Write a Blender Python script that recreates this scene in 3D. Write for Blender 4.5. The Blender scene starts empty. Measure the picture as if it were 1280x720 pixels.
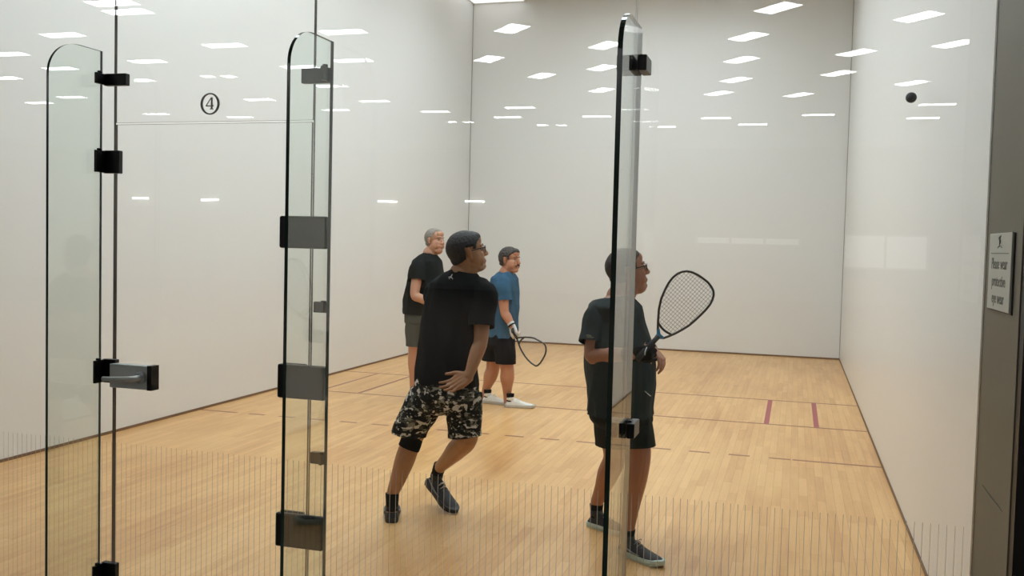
import bpy, bmesh, math, random
from mathutils import Vector, Matrix, noise
from mathutils.bvhtree import BVHTree
random.seed(4)
PI = math.pi
sc = bpy.context.scene
col = sc.collection
V = Vector

# ------------------------------------------------------------------ camera
CAM = V((5.3924, -3.2239, 1.6478))
RX = V((0.95787576, 0.2860952, 0.0249713))
UP = V((-0.03698002, 0.03664806, 0.99864378))
FW = V((-0.28479204, 0.95750011, -0.04568409))
FPX = 1187.745
cd = bpy.data.cameras.new('camera'); cam = bpy.data.objects.new('camera', cd); col.objects.link(cam)
cd.sensor_width = 36; cd.lens = 36*FPX/1280; cd.clip_start = .05; cd.clip_end = 200
cam.matrix_world = Matrix(((RX.x, UP.x, -FW.x, CAM.x), (RX.y, UP.y, -FW.y, CAM.y), (RX.z, UP.z, -FW.z, CAM.z), (0, 0, 0, 1)))
sc.camera = cam
def ray(u, v): return RX*((u-640)/FPX)+UP*((360-v)/FPX)+FW
def at(u, v, y):                       # the place at depth y behind a point of the view
    d = ray(u, v); return CAM+d*((y-CAM.y)/d.y)
RH = V((0.958, 0.286, 0))              # horizontal direction to the right of the view

# ------------------------------------------------------------------ materials
def mat(name): 
    m = bpy.data.materials.new(name); m.use_nodes = True
    nt = m.node_tree; b = nt.nodes['Principled BSDF']
    return m, nt, b
def s2l(c): return tuple((x/12.92 if x <= .04045 else ((x+.055)/1.055)**2.4) for x in [k/255 for k in c])+(1,)
def pmat(name, rgb, rough=.5, metal=0, var=0, scale=40, spec=.5, coat=0, bump=0):
    m, nt, b = mat(name)
    c = s2l(rgb); b.inputs['Base Color'].default_value = c
    b.inputs['Roughness'].default_value = rough; b.inputs['Metallic'].default_value = metal
    b.inputs['Specular IOR Level'].default_value = spec; b.inputs['Coat Weight'].default_value = coat
    if var or bump:
        tc = nt.nodes.new('ShaderNodeTexCoord'); n = nt.nodes.new('ShaderNodeTexNoise')
        n.inputs['Scale'].default_value = scale; n.inputs['Detail'].default_value = 4
        nt.links.new(tc.outputs['Object'], n.inputs['Vector'])
        if var:
            r = nt.nodes.new('ShaderNodeMix'); r.data_type = 'RGBA'
            r.inputs[6].default_value = tuple(x*(1-var) for x in c[:3])+(1,); r.inputs[7].default_value = tuple(min(1, x*(1+var)) for x in c[:3])+(1,)
            nt.links.new(n.outputs['Fac'], r.inputs[0]); nt.links.new(r.outputs[2], b.inputs['Base Color'])
        if bump:
            bp = nt.nodes.new('ShaderNodeBump'); bp.inputs['Strength'].default_value = bump; bp.inputs['Distance'].default_value = .01
            nt.links.new(n.outputs['Fac'], bp.inputs['Height']); nt.links.new(bp.outputs[0], b.inputs['Normal'])
    return m
def emat(name, rgb, strength):
    m, nt, b = mat(name)
    b.inputs['Base Color'].default_value = (.8, .8, .8, 1)
    b.inputs['Emission Color'].default_value = rgb+(1,); b.inputs['Emission Strength'].default_value = strength
    return m
def math_node(nt, op, a, b=None, c=None):
    n = nt.nodes.new('ShaderNodeMath'); n.operation = op
    for i, x in enumerate((a, b, c)):
        if x is None: continue
        if isinstance(x, (int, float)): n.inputs[i].default_value = x
        else: nt.links.new(x, n.inputs[i])
    return n.outputs[0]
def glass(name, tint, stripes=False):
    m, nt, b = mat(name); nt.nodes.remove(b); out = nt.nodes['Material Output']
    g = nt.nodes.new('ShaderNodeNewGeometry')
    ior = math_node(nt, 'MULTIPLY_ADD', g.outputs['Backfacing'], 1/1.5-1.5, 1.5)
    f = nt.nodes.new('ShaderNodeFresnel'); nt.links.new(ior, f.inputs['IOR'])
    t = nt.nodes.new('ShaderNodeBsdfTransparent'); t.inputs[0].default_value = tint+(1,)
    gl = nt.nodes.new('ShaderNodeBsdfGlossy'); gl.inputs['Roughness'].default_value = 0
    mx = nt.nodes.new('ShaderNodeMixShader')
    nt.links.new(f.outputs[0], mx.inputs[0]); nt.links.new(t.outputs[0], mx.inputs[1]); nt.links.new(gl.outputs[0], mx.inputs[2])
    res = mx.outputs[0]
    if stripes:
        tc = nt.nodes.new('ShaderNodeTexCoord'); sp = nt.nodes.new('ShaderNodeSeparateXYZ'); nt.links.new(tc.outputs['Object'], sp.inputs[0])
        fr = math_node(nt, 'FRACT', math_node(nt, 'MULTIPLY', sp.outputs[0], 1/.0237))
        on = math_node(nt, 'LESS_THAN', fr, .085)
        lo = math_node(nt, 'LESS_THAN', sp.outputs[2], .803)
        k = math_node(nt, 'MULTIPLY', math_node(nt, 'MULTIPLY', on, lo), .8)
        d = nt.nodes.new('ShaderNodeBsdfDiffuse'); d.inputs[0].default_value = s2l((150, 142, 132))
        tl = nt.nodes.new('ShaderNodeBsdfTranslucent'); tl.inputs[0].default_value = s2l((188, 178, 165)); ms = nt.nodes.new('ShaderNodeMixShader'); ms.inputs[0].default_value = .6
        nt.links.new(d.outputs[0], ms.inputs[1]); nt.links.new(tl.outputs[0], ms.inputs[2])
        m2 = nt.nodes.new('ShaderNodeMixShader'); nt.links.new(k, m2.inputs[0]); nt.links.new(res, m2.inputs[1]); nt.links.new(ms.outputs[0], m2.inputs[2]); res = m2.outputs[0]
    nt.links.new(res, out.inputs[0])
    return m

# white plaster of the court: faint cloudy variation and grey ball marks
def wall_material(name, rgb, rough):
    m, nt, b = mat(name)
    tc = nt.nodes.new('ShaderNodeTexCoord')
    n = nt.nodes.new('ShaderNodeTexNoise'); n.inputs['Scale'].default_value = .7; n.inputs['Detail'].default_value = 5
    nt.links.new(tc.outputs['Object'], n.inputs['Vector'])
    c = s2l(rgb)
    r = nt.nodes.new('ShaderNodeMix'); r.data_type = 'RGBA'
    r.inputs[6].default_value = tuple(x*.965 for x in c[:3])+(1,); r.inputs[7].default_value = c
    nt.links.new(n.outputs['Fac'], r.inputs[0])
    v = nt.nodes.new('ShaderNodeTexVoronoi'); v.inputs['Scale'].default_value = 1.1
    nt.links.new(tc.outputs['Object'], v.inputs['Vector'])
    k = math_node(nt, 'MULTIPLY', math_node(nt, 'LESS_THAN', v.outputs['Distance'], .016), .28)
    r2 = nt.nodes.new('ShaderNodeMix'); r2.data_type = 'RGBA'; nt.links.new(k, r2.inputs[0]); nt.links.new(r.outputs[2], r2.inputs[6]); r2.inputs[7].default_value = s2l((70, 66, 62))
    nt.links.new(r2.outputs[2], b.inputs['Base Color'])
    b.inputs['Roughness'].default_value = rough
    n2 = nt.nodes.new('ShaderNodeTexNoise'); n2.inputs['Scale'].default_value = 2.2
    nt.links.new(tc.outputs['Object'], n2.inputs['Vector'])
    bp = nt.nodes.new('ShaderNodeBump'); bp.inputs['Strength'].default_value = .15; bp.inputs['Distance'].default_value = .02
    nt.links.new(n2.outputs['Fac'], bp.inputs['Height']); nt.links.new(bp.outputs[0], b.inputs['Normal'])
    return m
def floor_material():
    m, nt, b = mat('maple_floor')
    L = nt.links.new
    tc = nt.nodes.new('ShaderNodeTexCoord'); sp = nt.nodes.new('ShaderNodeSeparateXYZ'); L(tc.outputs['Object'], sp.inputs[0])
    cb = nt.nodes.new('ShaderNodeCombineXYZ'); L(sp.outputs[1], cb.inputs[0]); L(sp.outputs[0], cb.inputs[1])
    br = nt.nodes.new('ShaderNodeTexBrick'); L(cb.outputs[0], br.inputs['Vector'])
    br.inputs['Scale'].default_value = 1; br.inputs['Brick Width'].default_value = .72; br.inputs['Row Height'].default_value = .057
    br.inputs['Mortar Size'].default_value = .0009; br.inputs['Mortar Smooth'].default_value = .3; br.inputs['Bias'].default_value = 0
    br.offset = .37; br.offset_frequency = 2; br.squash = .72; br.squash_frequency = 3
    br.inputs['Color1'].default_value = (0, 0, 0, 1); br.inputs['Color2'].default_value = (1, 1, 1, 1); br.inputs['Mortar'].default_value = (.25, .25, .25, 1)
    # grain, stretched along the boards
    mp = nt.nodes.new('ShaderNodeMapping'); mp.inputs['Scale'].default_value = (16, 1.1, 1); mp.inputs['Location'].default_value = (5.2, 2.3, .37); L(tc.outputs['Object'], mp.inputs['Vector'])
    g = nt.nodes.new('ShaderNodeTexNoise'); g.inputs['Scale'].default_value = 1.6; g.inputs['Detail'].default_value = 6; g.inputs['Roughness'].default_value = .65; L(mp.outputs[0], g.inputs['Vector'])
    # large worn patches
    w = nt.nodes.new('ShaderNodeTexNoise'); w.inputs['Scale'].default_value = .75; w.inputs['Detail'].default_value = 5; w.inputs['Roughness'].default_value = .6
    mp2 = nt.nodes.new('ShaderNodeMapping'); mp2.inputs['Scale'].default_value = (1.8, .8, 1); mp2.inputs['Location'].default_value = (3.1, 1.7, .43); L(tc.outputs['Object'], mp2.inputs['Vector']); L(mp2.outputs[0], w.inputs['Vector'])
    bw = nt.nodes.new('ShaderNodeRGBToBW'); L(br.outputs['Color'], bw.inputs[0])
    s = math_node(nt, 'ADD', math_node(nt, 'MULTIPLY', bw.outputs[0], .19), math_node(nt, 'MULTIPLY', g.outputs['Fac'], .42))
    s = math_node(nt, 'ADD', s, math_node(nt, 'MULTIPLY', w.outputs['Fac'], .72))
    cr = nt.nodes.new('ShaderNodeValToRGB'); L(s, cr.inputs[0])
    e = cr.color_ramp.elements
    e[0].position = .34; e[0].color = s2l((175, 121, 69)); e[1].position = .98; e[1].color = s2l((233, 189, 131))
    for p, c in ((.5, (200, 149, 92)), (.66, (214, 167, 108)), (.8, (223, 178, 119))):
        x = cr.color_ramp.elements.new(p); x.color = s2l(c)
    sm = nt.nodes.new('ShaderNodeMix'); sm.data_type = 'RGBA'; sm.blend_type = 'MULTIPLY'; L(br.outputs['Fac'], sm.inputs[0]); L(cr.outputs[0], sm.inputs[6]); sm.inputs[7].default_value = (.55, .45, .38, 1)
    # black scuffs
    vo = nt.nodes.new('ShaderNodeTexVoronoi'); vo.inputs['Scale'].default_value = 1.7
    mp3 = nt.nodes.new('ShaderNodeMapping'); mp3.inputs['Scale'].default_value = (.5, 1, 1); mp3.inputs['Rotation'].default_value = (0, 0, .5); L(tc.outputs['Object'], mp3.inputs['Vector']); L(mp3.outputs[0], vo.inputs['Vector'])
    k = math_node(nt, 'MULTIPLY', math_node(nt, 'LESS_THAN', vo.outputs['Distance'], .007), .5)
    sc2 = nt.nodes.new('ShaderNodeMix'); sc2.data_type = 'RGBA'; sc2.inputs[0].default_value = 0; L(sm.outputs[2], sc2.inputs[6]); sc2.inputs[7].default_value = s2l((60, 45, 35))
    L(sc2.outputs[2], b.inputs['Base Color'])
    b.inputs['Roughness'].default_value = .3; b.inputs['Specular IOR Level'].default_value = .5
    rr = math_node(nt, 'MULTIPLY_ADD', w.outputs['Fac'], .08, .28); L(rr, b.inputs['Roughness'])
    bp = nt.nodes.new('ShaderNodeBump'); bp.inputs['Strength'].default_value = .12; bp.inputs['Distance'].default_value = .004
    L(g.outputs['Fac'], bp.inputs['Height']); L(bp.outputs[0], b.inputs['Normal'])
    return m
def camo_material():
    m, nt, b = mat('camo_cloth'); L = nt.links.new
    tc = nt.nodes.new('ShaderNodeTexCoord')
    mp = nt.nodes.new('ShaderNodeMapping'); mp.inputs['Scale'].default_value = (1, 1, 1.7); L(tc.outputs['Object'], mp.inputs['Vector'])
    cur = None
    for i, (sc_, th, c) in enumerate(((15, .53, (74, 74, 64)), (21, .56, (132, 130, 118)), (19, .545, (14, 15, 14)), (27, .585, (212, 210, 202)), (24, .575, (20, 21, 19)))):
        n = nt.nodes.new('ShaderNodeTexNoise'); n.inputs['Scale'].default_value = sc_; n.inputs['Detail'].default_value = 2; n.inputs['Roughness'].default_value = .5
        o_ = nt.nodes.new('ShaderNodeVectorMath'); o_.operation = 'ADD'; o_.inputs[1].default_value = (i*3.7, i*1.9, i*5.3); L(mp.outputs[0], o_.inputs[0]); L(o_.outputs[0], n.inputs['Vector'])
        k = math_node(nt, 'GREATER_THAN', n.outputs['Fac'], th)
        r = nt.nodes.new('ShaderNodeMix'); r.data_type = 'RGBA'; L(k, r.inputs[0]); r.inputs[7].default_value = s2l(c)
        if cur is None: r.inputs[6].default_value = s2l((30, 31, 28))
        else: L(cur, r.inputs[6])
        cur = r.outputs[2]
    L(cur, b.inputs['Base Color']); b.inputs['Roughness'].default_value = .85; b.inputs['Specular IOR Level'].default_value = .2
    return m

M = {}
M['wall'] = wall_material('white_court_wall', (218, 219, 218), .32)
M['ceiling'] = pmat('ceiling_white', (215, 214, 210), .8, var=.03)
M['floor'] = floor_material()
M['line'] = pmat('line_paint_brown', (142, 84, 58), .35, var=.1, scale=9)
M['stripe'] = pmat('line_paint_maroon', (158, 62, 70), .35, var=.08, scale=9)
M['base'] = pmat('baseboard_brown', (112, 84, 60), .5, var=.15, scale=6)
M['corner'] = pmat('corner_grey', (128, 124, 118), .6, var=.1, scale=6)
M['pilaster'] = pmat('taupe_pilaster', (118, 110, 93), .55, var=.07, scale=5)
M['black_trim'] = pmat('black_frame', (20, 18, 16), .5, var=.15, scale=10)
M['lobby_wall'] = pmat('lobby_wall', (172, 168, 162), .7, var=.04, scale=2)
M['lobby_floor'] = pmat('lobby_carpet', (126, 116, 104), .95, var=.2, scale=60)
M['lobby_ceiling'] = pmat('lobby_ceiling', (205, 204, 200), .8, var=.03, scale=3)
M['court_light'] = emat('court_light_panel', (.83, .945, 1.0), 11.2)
M['dim_light'] = emat('corner_light_panel', (.95, .98, 1), .95)
M['lobby_light'] = emat('lobby_light_panel', (.98, .98, 1), 22)
M['window_light'] = emat('lobby_window_daylight', (.95, .98, 1), .9)
M['light_frame'] = pmat('light_frame_white', (225, 225, 222), .5, var=.03)
M['glass'] = glass('clear_glass', (.99, .995, .99), True)
M['glass_clear'] = glass('clear_glass_plain', (.985, .99, .985))
M['fin_glass'] = glass('greenish_glass', (.935, .965, .948))
M['edge'] = pmat('glass_edge_green', (30, 52, 46), .12, var=.3, scale=14, spec=.6)
M['edge_pale'] = pmat('glass_edge_ground', (140, 148, 142), .3, var=.1, scale=14)
M['joint'] = pmat('glass_joint_edge', (84, 78, 74), .25, var=.2, scale=8)
M['black_metal'] = pmat('black_hardware', (14, 14, 14), .38, .3, var=.2, scale=30)
M['steel'] = pmat('brushed_steel', (205, 208, 206), .45, .15, var=.08, scale=50)
M['decal'] = pmat('etched_grey', (168, 170, 164), .6, var=.04)
M['sign'] = pmat('sign_plastic', (196, 196, 184), .4, var=.02)
M['sign_ink'] = pmat('sign_ink', (122, 122, 114), .6, var=.03)
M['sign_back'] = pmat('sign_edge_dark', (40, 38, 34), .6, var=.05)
def skin(name, rgb): 
    m = pmat(name, rgb, .5, var=.1, scale=22, bump=.05)
    b = m.node_tree.nodes['Principled BSDF']; b.inputs['Subsurface Weight'].default_value = .06; b.inputs['Subsurface Radius'].default_value = (.01, .004, .002); b.inputs['Subsurface Scale'].default_value = .6
    return m
M['skin_tan'] = skin('skin_tan', (170, 124, 90)); M['skin_brown'] = skin('skin_brown', (164, 112, 86)); M['skin_pale'] = skin('skin_pale', (184, 136, 110)); M['skin_ruddy'] = skin('skin_ruddy', (180, 126, 98))
M['lips'] = pmat('lip_skin', (140, 78, 70), .5, var=.1)
M['eye_white'] = pmat('eye_white', (150, 140, 130), .25, var=.03); M['iris'] = pmat('iris_dark', (38, 26, 20), .2, var=.2)
M['hair_black'] = pmat('hair_black', (12, 10, 10), .6, var=.35, scale=160, bump=.6)
M['hair_dark'] = pmat('hair_dark_grey', (62, 56, 52), .7, var=.35, scale=160, bump=.6)
M['hair_grey'] = pmat('hair_grey', (142, 136, 128), .8, var=.25, scale=160, bump=.6)
M['hair_greying'] = pmat('hair_greying', (52, 44, 40), .7, var=.35, scale=160, bump=.6)
def cloth(name, rgb, var=.12): return pmat(name, rgb, .88, var=var, scale=9, spec=.15, bump=.25)
M['shirt_black'] = cloth('shirt_black', (10, 14, 17)); M['shirt_char'] = cloth('shirt_charcoal', (42, 51, 52)); M['shirt_blue'] = cloth('shirt_blue', (56, 90, 116)); M['shirt_dark'] = cloth('shirt_dark_grey', (26, 29, 28))
M['camo'] = camo_material()
M['shorts_char'] = cloth('shorts_charcoal', (38, 42, 40)); M['shorts_black'] = cloth('shorts_black', (16, 16, 19)); M['shorts_grey'] = cloth('shorts_grey', (78, 80, 76))
M['sleeve'] = cloth('knee_sleeve_black', (12, 12, 13))
M['shoe_black'] = pmat('shoe_black', (20, 21, 24), .6, var=.3, scale=60, bump=.3); M['shoe_white'] = pmat('shoe_white', (222, 220, 214), .5, var=.05, scale=30, bump=.1)
M['sole_mint'] = pmat('sole_pale_mint', (176, 196, 190), .5, var=.08, scale=30); M['sole_black'] = pmat('sole_black', (28, 28, 30), .6, var=.2); M['sole_grey'] = pmat('sole_grey', (150, 148, 144), .6, var=.1); M['sole_tan'] = pmat('sole_light_grey', (186, 182, 172), .6, var=.1)
M['sock'] = cloth('sock_black', (18, 18, 20)); M['lace_grey'] = pmat('lace_grey', (120, 122, 124), .8, var=.1); M['lace_white'] = pmat('lace_white', (210, 208, 204), .8, var=.05)
M['mark'] = pmat('pale_print', (200, 204, 206), .6, var=.05); M['mark_olive'] = pmat('olive_print', (116, 118, 92), .6, var=.1)
M['racket_black'] = pmat('racket_black', (30, 26, 26), .3, var=.15, scale=30, coat=.3); M['string'] = pmat('string_brown', (98, 78, 70), .5, var=.1)
M['grip'] = pmat('racket_grip', (22, 22, 24), .8, var=.2, scale=90, bump=.4); M['throat_blue'] = pmat('racket_blue', (52, 128, 170), .35, var=.1)
M['string_pale'] = pmat('string_pale', (180, 172, 160), .5, var=.05)
M['glove_white'] = cloth('glove_white', (206, 204, 200), .05); M['glove_black'] = cloth('glove_black', (24, 24, 26)); M['band'] = cloth('wristband', (26, 26, 28))
M['ball'] = pmat('ball_dark_rubber', (24, 26, 32), .6, var=.2)

# ------------------------------------------------------------------ mesh helpers
def link(name, me, m, parent=None, smooth=False):
    for x in (m if isinstance(m, (list, tuple)) else [m]): me.materials.append(x)
    o = bpy.data.objects.new(name, me); col.objects.link(o)
    if parent: o.parent = parent
    if smooth:
        for p in me.polygons: p.use_smooth = True
    return o
def obj(name, bm, m, parent=None, smooth=False):
    me = bpy.data.meshes.new(name); bmesh.ops.recalc_face_normals(bm, faces=bm.faces); bm.to_mesh(me); bm.free()
    return link(name, me, m, parent, smooth)
def tag(o, label=None, cat=None, group=None, kind=None):
    if label: o['label'] = label
    if cat: o['category'] = cat
    if group: o['group'] = group
    if kind: o['kind'] = kind
    return o
def empty(name, loc, label, cat, group=None):
    o = bpy.data.objects.new(name, None); col.objects.link(o); o.location = loc; o.empty_display_size = .1
    return tag(o, label, cat, group)
def box(bm, x0, x1, y0, y1, z0, z1, bev=0):
    r = bmesh.ops.create_cube(bm, size=1, matrix=Matrix.Translation(((x0+x1)/2, (y0+y1)/2, (z0+z1)/2)) @ Matrix.Diagonal((x1-x0, y1-y0, z1-z0, 1)))
    if bev: 
        es = list({e for v in r['verts'] for e in v.link_edges}); bmesh.ops.bevel(bm, geom=es, offset=bev, segments=2, affect='EDGES', profile=.5)
    return r
def boxo(name, x0, x1, y0, y1, z0, z1, m, parent=None, bev=0, base=None):
    bm = bmesh.new(); o = base or V((0, 0, 0)); box(bm, x0-o.x, x1-o.x, y0-o.y, y1-o.y, z0-o.z, z1-o.z, bev); return obj(name, bm, m, parent)
def struct(o): o['kind'] = 'structure'; return o
def ortho(d):
    a = V((0, 0, 1)) if abs(d.z) < .9 else V((1, 0, 0)); x = d.cross(a).normalized(); return x, d.cross(x).normalized()
def ringtube(bm, pts, rads, n=10, closed=False, cap=True):
    """a swept round tube; rads one number or one per point"""
    pts = [V(p) for p in pts]; N = len(pts)
    if not isinstance(rads, (list, tuple)): rads = [rads]*N
    rings = []; x = None
    for i, p in enumerate(pts):
        if closed: d = (pts[(i+1) % N]-pts[i-1]).normalized()
        else: d = (pts[min(i+1, N-1)]-pts[max(i-1, 0)]).normalized()
        if x is None: x, y = ortho(d)
        else: x = (x-d*x.dot(d)).normalized(); y = d.cross(x).normalized()
        rings.append([bm.verts.new(p+(x*math.cos(2*PI*k/n)+y*math.sin(2*PI*k/n))*rads[i]) for k in range(n)])
    for i in range(N if closed else N-1):
        a, b = rings[i], rings[(i+1) % N]
        for k in range(n): bm.faces.new((a[k], a[(k+1) % n], b[(k+1) % n], b[k]))
    if cap and not closed: bm.faces.new(rings[0][::-1]); bm.faces.new(rings[-1])
def catmull(pts, rads, sub=5):
    P = [V(p) for p in pts]; R = list(rads); out = []; ro = []
    for i in range(len(P)-1):
        p0 = P[max(i-1, 0)]; p1 = P[i]; p2 = P[i+1]; p3 = P[min(i+2, len(P)-1)]
        r0 = R[max(i-1, 0)]; r1 = R[i]; r2 = R[i+1]; r3 = R[min(i+2, len(P)-1)]
        for k in range(sub):
            t = k/sub
            f = lambda a, b, c, d: .5*((2*b)+(c-a)*t+(2*a-5*b+4*c-d)*t*t+(-a+3*b-3*c+d)*t**3)
            out.append(f(p0, p1, p2, p3)); ro.append(f(r0, r1, r2, r3))
    out.append(P[-1]); ro.append(R[-1]); return out, ro
def ball(bm, c, r, mtx=None, seg=16):
    if isinstance(r, (int, float)): r = (r, r, r)
    m = Matrix.Translation(c) @ (mtx.to_4x4() if mtx else Matrix()) @ Matrix.Diagonal((*r, 1))
    bmesh.ops.create_uvsphere(bm, u_segments=seg, v_segments=max(8, seg*2//3), radius=1, matrix=m)
def limb(bm, pts, rads, sub=5, n=16, ends=True):
    p, r = catmull(pts, rads, sub); ringtube(bm, p, r, n)
    if ends: ball(bm, p[0], r[0]); ball(bm, p[-1], r[-1])
def loft(bm, rings, n=28, pw=2.3):
    """rings: (centre, half width along L, half depth along F, L, F)"""
    rs = []
    for c, a, b, L, F in rings:
        q = []
        for k in range(n):
            t = 2*PI*k/n; cs, sn = math.cos(t), math.sin(t)
            q.append(bm.verts.new(c+L*(a*math.copysign(abs(cs)**(2/pw), cs))+F*(b*math.copysign(abs(sn)**(2/pw), sn))))
        rs.append(q)
    for a, b in zip(rs, rs[1:]):
        for k in range(n): bm.faces.new((a[k], a[(k+1) % n], b[(k+1) % n], b[k]))
    bm.faces.new(rs[0][::-1]); bm.faces.new(rs[-1])
def remeshed(bm, vox, it=3):
    """union of all overlapping shapes of bm as one continuous surface -> bmesh"""
    bmesh.ops.recalc_face_normals(bm, faces=bm.faces)
    me = bpy.data.meshes.new('tmp'); bm.to_mesh(me); bm.free()
    o = bpy.data.objects.new('tmp', me); col.objects.link(o)
    r = o.modifiers.new('r', 'REMESH'); r.mode = 'VOXEL'; r.voxel_size = vox; r.use_smooth_shade = True
    s = o.modifiers.new('s', 'SMOOTH'); s.factor = .5; s.iterations = it
    dg = bpy.context.evaluated_depsgraph_get(); ev = o.evaluated_get(dg); m2 = bpy.data.meshes.new_from_object(ev)
    bpy.data.objects.remove(o); bpy.data.meshes.remove(me)
    b2 = bmesh.new(); b2.from_mesh(m2); bpy.data.meshes.remove(m2); return b2
def cut(bm, co, no, centre=None, R=None):
    fs = [f for f in bm.faces if centre is None or (f.calc_center_median()-centre).length < R]
    g = list({v for f in fs for v in f.verts})+list({e for f in fs for e in f.edges})+fs
    bmesh.ops.bisect_plane(bm, geom=g, plane_co=co, plane_no=no, clear_outer=True)
def folds(bm, amp, scale, off=0, stretch=(1, 1, .45)):
    bm.normal_update()
    for v in bm.verts:
        p = V((v.co.x*stretch[0], v.co.y*stretch[1], v.co.z*stretch[2]))*scale+V((off, off, off))
        w = noise.noise(p); w2 = noise.noise(p*2.3+V((7, 3, 1)))
        v.co += v.normal*amp*((1-abs(w)*2.4)*.7+w2*.6)
def thicken(bm, t=.003):
    bm.normal_update(); bmesh.ops.solidify(bm, geom=list(bm.faces), thickness=t)
def shift(bm, base):
    for v in bm.verts: v.co -= base
def final(name, bm, m, parent, base):
    shift(bm, base); me = bpy.data.meshes.new(name); bm.to_mesh(me); bm.free(); return link(name, me, m, parent, True)

# ------------------------------------------------------------------ the court
W, LEN, H = 6.096, 12.192, 5.72
fl = struct(boxo('floor', 0, W, 0, LEN, -.1, 0, M['floor'])); fl['label'] = 'maple board court floor'
def line(x0, x1, y0, y1, m): 
    o = boxo('painted_line', x0, x1, y0, y1, 0, .0006, m, fl); o['label'] = 'maroon painted line' if m == M['stripe'] else 'brown painted line'; return o
S_, SH_, RC = LEN-4.572, LEN-6.096, LEN-7.62
line(0, W, S_-.019, S_+.019, M['line']); line(0, W, SH_-.019, SH_+.019, M['line'])
for x in (.457, .914): line(x-.019, x+.019, SH_+.019, S_-.019, M['line'])
for x in (W-.457, W-.914): line(x-.024, x+.024, SH_+.019, S_-.019, M['stripe'])
for x0, x1 in ((0, .40), (W-.67, W)): line(x0, x1, RC-.019, RC+.019, M['line'])
k = .53
while k < W-.75: line(k, k+.165, RC-.019, RC+.019, M['line']); k += .3145
struct(boxo('wall_front', -.15, W+.15, LEN, LEN+.15, -.1, H, M['wall']))
struct(boxo('wall_left', -.15, 0, .0, LEN, -.1, H, M['wall']))
struct(boxo('wall_right', W, W+.15, .03, LEN, -.1, H, M['wall']))
struct(boxo('ceiling', -.15, W+.15, 0, LEN+.15, H, H+.1, M['ceiling']))
struct(boxo('wall_back', 0, W, 0, .12, 3.66, H, M['wall']))
struct(boxo('baseboard_left', 0, .006, .02, LEN-.006, 0, .022, M['base'])); struct(boxo('baseboard_right', W-.006, W, .04, LEN-.006, 0, .022, M['base'])); struct(boxo('baseboard_front', 0, W, LEN-.006, LEN, 0, .024, M['base']))
struct(boxo('trim_1', 0, .007, LEN-.007, LEN, .024, H, M['corner'])); struct(boxo('trim_2', W-.007, W, LEN-.007, LEN, .024, H, M['corner']))  # thin grey strips down the two front corners of the court
# ceiling lights of the court
def court_light(x, y, m, label, group=None):
    t = empty('ceiling_light', (x, y, H), label, 'ceiling light', group)
    bm = bmesh.new(); box(bm, -.45, .45, -.6, .6, -.012, 0); obj('diffuser', bm, m, t)
    bm = bmesh.new()
    for s in (-1, 1): box(bm, s*.455-.012, s*.455+.012, -.612, .612, -.018, 0); box(bm, -.455, .455, s*.6-.012, s*.6+.012, -.018, 0)
    obj('light_frame', bm, M['light_frame'], t)
court_light(.468, LEN-.614, M['dim_light'], 'white light panel in the corner over the front and left walls')
for y in (9.3, 6.7, 4.2, 1.8):
    for x in (1.95, 3.05, 4.15): court_light(x, y, M['court_light'], 'bright light panel in the middle of the court ceiling, above the view', 'light panels in the middle of the court ceiling')

# ------------------------------------------------------------------ lobby in front of the glass
LX0, LX1, LY, LH = -22, 12, -29, 5.0
struct(boxo('floor', LX0, LX1, LY, 0, -.1, -.004, M['lobby_floor'])).name = 'floor_lobby'
struct(boxo('ceiling', LX0, LX1, LY, -.0, LH, LH+.1, M['lobby_ceiling'])).name = 'ceiling_lobby'
struct(boxo('wall', LX0, LX1, LY-.15, LY, -.1, LH, M['lobby_wall'])).name = 'wall_lobby_rear'
struct(boxo('wall', LX0-.15, LX0, LY, 0, -.1, LH, M['lobby_wall'])).name = 'wall_lobby_left'
struct(boxo('wall', LX1, LX1+.15, LY, 0, -.1, LH, M['lobby_wall'])).name = 'wall_lobby_right'
struct(boxo('wall', LX0, -.15, .0, .15, -.1, LH, M['lobby_wall'])).name = 'wall_lobby_front_left'
struct(boxo('wall', 6.26, LX1, .0, .15, -.1, LH, M['lobby_wall'])).name = 'wall_lobby_front_right'
w = boxo('window_7', 6.9, 9.3, LY+.0, LY+.03, 1.2, 2.2, M['window_light']); struct(w)
bm = bmesh.new()
for x in (6.86, 8.1, 9.34): box(bm, x-.04, x+.04, LY, LY+.06, 1.14, 2.26)
for z in (1.17, 2.23): box(bm, 6.86, 9.34, LY, LY+.06, z-.03, z+.03)
obj('window_frame', bm, M['light_frame'], w)
w = boxo('window_8', 2.2, 5.5, LY+.0, LY+.03, 1.86, 2.05, M['window_light']); struct(w)
bm = bmesh.new()
for x in (2.2, 3.3, 4.4, 5.5): box(bm, x-.04, x+.04, LY, LY+.06, 1.8, 2.1)
obj('window_frame', bm, M['light_frame'], w)
ROT = [(5.03, 10.48), (4.55, 12.22), (4.35, 14.06), (4.14, 16.05), (3.68, 17.66), (5.32, 18.09), (6.23, 13.75), (6.03, 15.64), (6.92, 11.35), (7.68, 13.3), (7.44, 16.9), (1.05, 11.03), (-0.06, 13.27), (0.46, 15.05), (2.24, 12.48), (1.8, 14.42), (1.29, 16.91)]
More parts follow.
